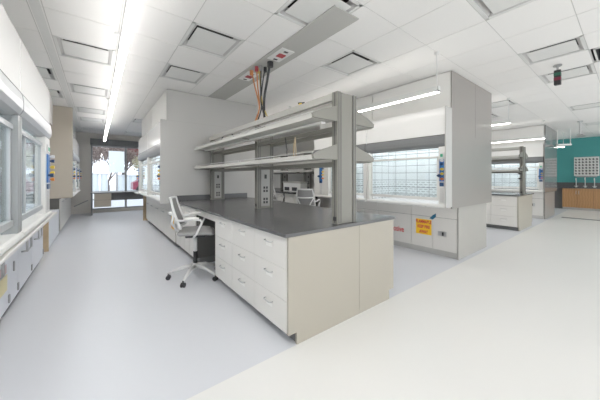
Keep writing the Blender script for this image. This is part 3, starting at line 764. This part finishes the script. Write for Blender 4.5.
pendant('linear pendant lamp between the second hood block and the far racked bench', 6.88, 1.60, 10.0, PZ, (1.63, 5.0, 8.5))
pendant('linear pendant lamp between the far racked bench and the far hood block', 10.4, 1.60, 10.0, PZ, (1.63, 5.0, 8.5))
pendant('linear pendant lamp near the teal wall beyond the far hood block', 13.9, 1.60, 8.0, PZ, (1.63, 5.0))
t = thing('hanging_light_bracket', 'small white hanging bracket lamp beside the far hood block end wall', 'pendant lamp', (12.9, 1.5, 2.48), -0.9)
B(-0.20, 0.20, -0.05, 0.05, 0, 0.05).build('bar', M['sill'], t, 0.005)
for sx in (-1, 1): MB().tube([(sx*0.19, 0, 0.05), (sx*0.19, 0, CZ-2.48)], 0.012, 6).build('rod', M['sill'], t)

# ------------------------------------------------------------------ ceiling outlets and cables
for k, (y, lb) in enumerate(((3.92, 'grey ceiling outlet plate with red sockets, farther of the two on the ceiling panel'), (2.97, 'grey ceiling outlet plate with red sockets, nearer of the two on the ceiling panel'))):
    t = thing('ceiling_outlet_plate', lb, 'outlet plate', (1.98, y, CZ-0.02), 0, 'outlet plates on the grey ceiling panel')
    B(-0.10, 0.10, -0.19, 0.19, 0, 0.007).build('plate', M['vent'], t)
    B(-0.045, 0.06, -0.05, 0.05, -0.006, 0).build('outlet', M['redsocket'], t)
    for yy_ in (-0.13, 0.13):
        B(-0.07, 0.07, yy_-0.045, yy_+0.045, -0.004, 0).build('outlet', M['vent'], t)
        MB().box(-0.03, 0.03, yy_-0.018, yy_+0.018, -0.007, -0.004).build('socket', M['slot'], t)
def cable(label, pts, r, m, plug=None):
    t = thing('power_cable', label, 'cable', pts[0], 0, 'cables dropping from the ceiling to the rack')
    P0 = Vector(pts[0]); P = [Vector(p)-P0 for p in pts]
    # catmull-rom smoothing
    out = []
    for i in range(len(P)-1):
        p0, p1, p2, p3 = P[max(i-1, 0)], P[i], P[i+1], P[min(i+2, len(P)-1)]
        for q in range(6):
            u = q/6; out.append(0.5*((2*p1)+(-p0+p2)*u+(2*p0-5*p1+4*p2-p3)*u*u+(-p0+3*p1-3*p2+p3)*u**3))
    out.append(P[-1])
    MB().tube(out, r, 8).build('cord', m, t, smooth=True)
    MB().cyl((0, 0, -0.075), r*2.0+0.006, 0.07, 'Z', 12).build('plug', plug or m, t)
    return t
z0 = CZ-0.02
cable('thick black cable hanging from the ceiling panel to the rack', [(1.97, 3.22, z0), (1.97, 3.30, 2.8), (1.96, 3.38, 2.5), (1.96, 3.36, 2.20)], 0.019, M['black'])
cable('thin black cable hanging beside the thick black one', [(1.98, 3.38, z0-0.02), (1.955, 3.42, 2.75), (1.96, 3.46, 2.5), (1.96, 3.34, 2.2)], 0.010, M['black'])
cable('orange cable leftmost of the bundle dropping to the rack', [(1.90, 3.66, z0), (1.93, 3.62, 2.8), (1.95, 3.52, 2.5), (1.95, 3.52, 2.38), (1.95, 3.68, 2.2)], 0.011, M['orangecable'])
cable('orange cable in the middle of the bundle with a black sleeve', [(1.89, 3.48, z0), (1.93, 3.52, 2.75), (1.95, 3.50, 2.5), (1.955, 3.54, 2.35), (1.96, 3.66, 2.2)], 0.010, M['orangecable'], M['redsocket'])
cable('yellow cable in the middle of the bundle', [(1.95, 3.52, z0), (1.95, 3.47, 2.75), (1.965, 3.44, 2.5), (1.965, 3.33, 2.3), (1.965, 3.24, 2.2)], 0.009, M['yellowcable'])
cable('dark olive cable beside the yellow one', [(1.93, 3.42, z0), (1.94, 3.44, 2.78), (1.95, 3.46, 2.55), (1.96, 3.46, 2.4), (1.965, 3.62, 2.2)], 0.010, M['black'], M['steel'])
t = thing('cable_loop', 'black cable loop arching over the far end of the rack', 'cable', (1.90, 4.62, 2.0))
MB().tube([(0, 0.62*math.cos(a)*0.5, 0.02+0.16*math.sin(a)) for a in [PI*k/12 for k in range(13)]], 0.010, 8).build('cord', M['black'], t, smooth=True)
t = thing('clamp', 'small yellow and black clamp lying on the rack top beam', 'clamp', (1.83, 2.32, 2.185))
MB().tube([(0, -0.05, 0.012), (0, 0.05, 0.03)], 0.012, 8).build('grip', M['black'], t)
B(-0.012, 0.012, -0.02, 0.03, 0.0, 0.02).build('jaw', M['yellow'], t)
t = thing('loose_cord', 'dark and tan cords on the island lower shelf', 'cord', (1.72, 2.45, 1.565))
MB().tube([(0, 0, 0), (0.01, 0.01, 0.12), (0.0, 0.03, 0.26)], 0.007, 6).build('cord', M['black'], t)
MB().tube([(0.0, -0.13, 0), (0.01, -0.12, 0.14), (0.0, -0.16, 0.24), (0.02, -0.15, 0.02)], 0.007, 6).build('cord', M['tan'], t)

# status lamp
t = thing('status_lamp', 'black hanging status lamp with green and red lenses over the main aisle', 'status lamp', (5.45, 0.70, 3.05))
MB().cyl((0, 0, -0.02), 0.05, 0.018, 'Z', 16).tube([(0, 0, -0.02), (0, 0, -0.08)], 0.012, 8).build('mount', M['steel'], t)
B(-0.034, 0.034, -0.038, 0.038, -0.30, -0.08).build('body', M['black'], t, 0.006)
for z, m_ in ((-0.165, 'greenlamp'), (-0.235, 'redlamp')):
    B(-0.036, 0.036, -0.040, 0.040, z, z+0.045).build('lens', M[m_], t, 0.005)
t = thing('emergency_shower', 'ceiling-hung emergency shower head in front of the teal wall', 'shower', (11.4, 0.98, CZ))
MB().tube([(0, 0, -0.002), (0, 0, -0.40)], 0.022, 10).cyl((0, 0, -0.03), 0.06, 0.028, 'Z', 16).build('pipe', M['chrome'], t)
MB().cyl((0, 0, -0.47), 0.13, 0.08, 'Z', 20, 0.03).build('shower_head', M['chrome'], t, smooth=False)

# ------------------------------------------------------------------ teal wall side
WXF = 15.75
labs = ['wooden cabinet with double doors under the teal wall counter, nearest the knee space', 'wooden double-door cabinet under the pegboard', 'wooden double-door cabinet at the right edge of the teal wall counter', 'wooden double-door cabinet past the picture edge']
for k in range(4):
    t = thing('wooden_cabinet', labs[k], 'cabinet', (WXF, 1.88-0.9*k, 0), RR, 'wooden cabinets under the teal wall')
    B(0.002, 0.898, 0.022, 0.5, 0.10, 0.895).build('carcass', M['wood'], t)
    B(0.002, 0.898, 0.07, 0.5, 0, 0.098).build('toe_kick', M['frame'], t)
    for q in range(2):
        d = B(0.004+0.45*q, 0.446+0.45*q, 0, 0.02, 0.11, 0.89).build('door', M['wood'], t, 0.002)
        MB().tube([(0.41+0.08*q, 0.0, 0.66), (0.41+0.08*q, -0.03, 0.66), (0.41+0.08*q, -0.03, 0.80), (0.41+0.08*q, 0.0, 0.80)], 0.008, 6).build('handle', M['chrome'], d)
tag(B(WXF-0.03, XW1-0.005, -1.9, 2.6, 0.90, 0.94).build('worktop', M['slab']), 'dark worktop along the teal wall', 'worktop')
tag(B(XW1-0.03, XW1-0.005, -1.9, 2.6, 0.942, 1.14).build('backsplash', M['slab']), 'dark splashback along the foot of the teal wall', 'splashback')
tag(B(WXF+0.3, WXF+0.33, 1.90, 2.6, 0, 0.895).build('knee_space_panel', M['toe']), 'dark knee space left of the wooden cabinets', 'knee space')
t = thing('drying_pegboard', 'white pegboard with rows of dark pegs on the teal wall', 'pegboard', (XW1-0.03, 1.22, 1.42), RR)
B(-0.36, 0.36, 0, 0.025, 0, 0.80).build('board', M['sill'], t, 0.004)
for r_ in range(6):
    for c_ in range(7):
        MB().tube([(-0.30+0.10*c_, 0, 0.09+0.12*r_), (-0.30+0.10*c_, -0.09, 0.12+0.12*r_)], 0.02, 6, radii=[0.032, 0.022]).build('peg', M['toe'], t)
B(-0.30, 0.30, -0.12, 0, -0.05, -0.005).build('drip_tray', M['steel'], t)
for k, (y, h) in enumerate(((1.50, 0.33), (1.24, 0.36), (0.98, 0.33))):
    t = thing('gooseneck_faucet', ['white gooseneck faucet at the left under the pegboard', 'middle gooseneck faucet under the pegboard', 'white gooseneck faucet at the right under the pegboard'][k], 'faucet', (16.1, y, 0.941), RR, 'faucets on the teal wall counter')
    MB().cyl((0, 0, 0), 0.03, 0.03, 'Z', 12).tube([(0, 0, 0.02), (0, 0, h), (0, -0.05, h+0.05), (0, -0.12, h+0.04), (0, -0.14, h-0.03)], 0.013, 8).build('spout', M['sill'], t, smooth=True)
    MB().tube([(-0.06, 0, 0.05), (0.06, 0, 0.05)], 0.012, 6).build('handle', M['sill'], t)

# ------------------------------------------------------------------ desk by the window
t = thing('window_desk', 'thin dark desk under the end window with a beige pedestal', 'desk', (0.0, 12.1, 0))
B(-0.18, 2.3, -0.25, 0.45, 0.775, 0.81).build('desk_top', M['header'], t, 0.003)
B(-0.17, -0.12, -0.22, 0.42, 0, 0.774).build('leg', M['header'], t)
p = B(-0.08, 0.42, -0.22, 0.35, 0.28, 0.772).build('pedestal', M['beige'], t, 0.003)
B(-0.075, 0.415, -0.225, -0.221, 0.535, 0.54).build('drawer_gap', M['slot'], p)
B(0.43, 2.2, 0.2, 0.22, 0.48, 0.772).build('modesty_panel', M['header'], t)
t = thing('wall_bar', 'thin grab bar low on the wall past the left cabinets', 'bar', (-0.62, 11.95, 0.30))
MB().tube([(0, 0, 0.05), (0.36, 0.3, 0.22)], 0.02, 8).build('rod', M['steel'], t)

# ------------------------------------------------------------------ outside
struct('ground_outside', B(-25, 60, YW1+0.2, 75, -0.6, -0.5), M['snow'])
def container(label, x0, x1, y, z0, z1):
    t = thing('storage_container', label, 'container', (x0, y, z0), 0, 'containers outside the window')
    n = int((x1-x0)/0.45); mb = MB()
    for k in range(n):
        a = (x1-x0)*k/n; mb.prism([(a+0.0, 0.10), (a+0.10, 0.0), (a+0.30, 0.0), (a+0.40, 0.10), (a+0.45, 0.10), (a+0.45, 2.4), (a, 2.4)], 0, z1-z0, 'Z')
    mb.build('corrugated_wall', M['container'], t)
    B(0, x1-x0, -0.03, 2.45, z1-z0, z1-z0+0.12).build('roof', M['snow'], t)
container('white corrugated container left outside the end window', -0.9, 0.86, 27, -0.5, 1.58)
container('white corrugated container right outside the end window', 1.45, 5.5, 27, -0.5, 1.45)
def tree(label, x, y, h, leaf=None, seed=1):
    rnd = random.Random(seed); t = thing('bare_tree', label, 'tree', (x, y, -0.5)); tr = MB(); lf = MB()
    def br(p, d, L, r, k):
        q = p + d*L; tr.tube([p, p+d*L*0.5+Vector((rnd.uniform(-.04, .04), 0, 0))*L, q], r, 5, radii=[r, r*0.85, r*0.65])
        if k == 0:
            if leaf:
                for _ in range(5):
                    c = q + Vector([rnd.uniform(-.6, .6) for _ in range(3)]); s_ = 0.11
                    lf.add([c+Vector([rnd.uniform(-s_, s_) for _ in range(3)]) for _ in range(3)], [(0, 1, 2)])
            return
        for _ in range(3 if k > 1 else 4):
            nd = (d + Vector((rnd.uniform(-.8, .8), rnd.uniform(-.5, .5), rnd.uniform(-.2, .5)))).normalized()
            br(q, nd, L*0.76, r*0.62, k-1)
    br(Vector((0, 0, 0)), Vector((0, 0, 1)), h*0.22, h*0.022, 6)
    tr.build('branches', M['bark'], t)
    if leaf: lf.build('leaves', leaf, t)
tree('bare brown tree at the left outside the end window', -0.6, 31, 5.8, M['twig'], 3)
tree('bare brown tree behind the white containers', 0.95, 34, 6.4, M['twig'], 5)
tree('tree with dark red leaves behind the white board', 2.2, 37, 7.2, M['redleaf'], 8)
tree('bare tree at the right outside the end window', 5.0, 33, 5.0, mat('dry_leaves', (0.45, 0.42, 0.28), 0.9), 12)
struct('snow_bank', MB().prism([(16.6, -0.5), (17.4, 0.12), (25.2, 0.17), (26.2, -0.5)], -6, 30, 'X'), M['snow'])
t = thing('white_panel', 'large blank white board standing outside the end window', 'board', (1.0, 20, 0))
B(-0.42, 0.38, 0, 0.08, 1.65, 3.0).build('board', M['container'], t)
B(-0.05, 0.05, 0.09, 0.15, -0.5, 2.9).build('post', M['steel'], t)
t = thing('parked_car', 'dark red car parked outside at the right of the end window', 'car', (3.0, 21.6, 0.13))
MB().prism([(-1.0, 0.35), (-1.0, 0.85), (-0.75, 0.95), (-0.35, 1.35), (0.9, 1.35), (1.4, 0.95), (1.9, 0.85), (1.95, 0.35)], 0, 1.6, 'Y').build('body', M['carred'], t, 0.03)
MB().prism([(-0.62, 0.97), (-0.32, 1.28), (0.25, 1.28), (0.25, 0.97)], -0.01, 0.0, 'Y').prism([(0.32, 0.97), (0.32, 1.28), (0.86, 1.28), (1.22, 0.97)], -0.01, 0.0, 'Y').build('car_window', M['darkglass'], t)
for x in (-0.5, 1.35): MB().cyl((x, -0.02, 0.33), 0.33, 0.22, 'Y', 20).build('wheel', M['black'], t)

# ------------------------------------------------------------------ world, camera
w = bpy.data.worlds.new('daylight'); bpy.context.scene.world = w; w.use_nodes = True
nt = w.node_tree; bg = nt.nodes['Background']
bg.inputs[0].default_value = (0.90, 0.95, 1.0, 1); bg.inputs[1].default_value = 2.2
sc = bpy.context.scene
sc.view_settings.view_transform = 'Standard'; sc.view_settings.look = 'None'; sc.view_settings.exposure = 0.02; sc.view_settings.gamma = 1.12
sc.cycles.max_bounces = 10; sc.cycles.diffuse_bounces = 6; sc.cycles.transparent_max_bounces = 16
sc.cycles.caustics_reflective = False; sc.cycles.caustics_refractive = False; sc.cycles.use_denoising = True
sc.cycles.sample_clamp_indirect = 6

cam = bpy.data.cameras.new('camera'); co = bpy.data.objects.new('camera', cam); C.objects.link(co)
th = 0.908
fwd = Vector((math.cos(th), math.sin(th), 0)); right = Vector((math.sin(th), -math.cos(th), 0)); up = Vector((0, 0, 1))
m = Matrix((right, up, -fwd)).transposed().to_4x4(); m.translation = Vector((0, 0, 1.366))
co.matrix_world = m
cam.sensor_width = 36; cam.lens = 260.24/600*36; cam.shift_y = -(200-177.22)/600; cam.clip_start = 0.05; cam.clip_end = 200
sc.camera = co
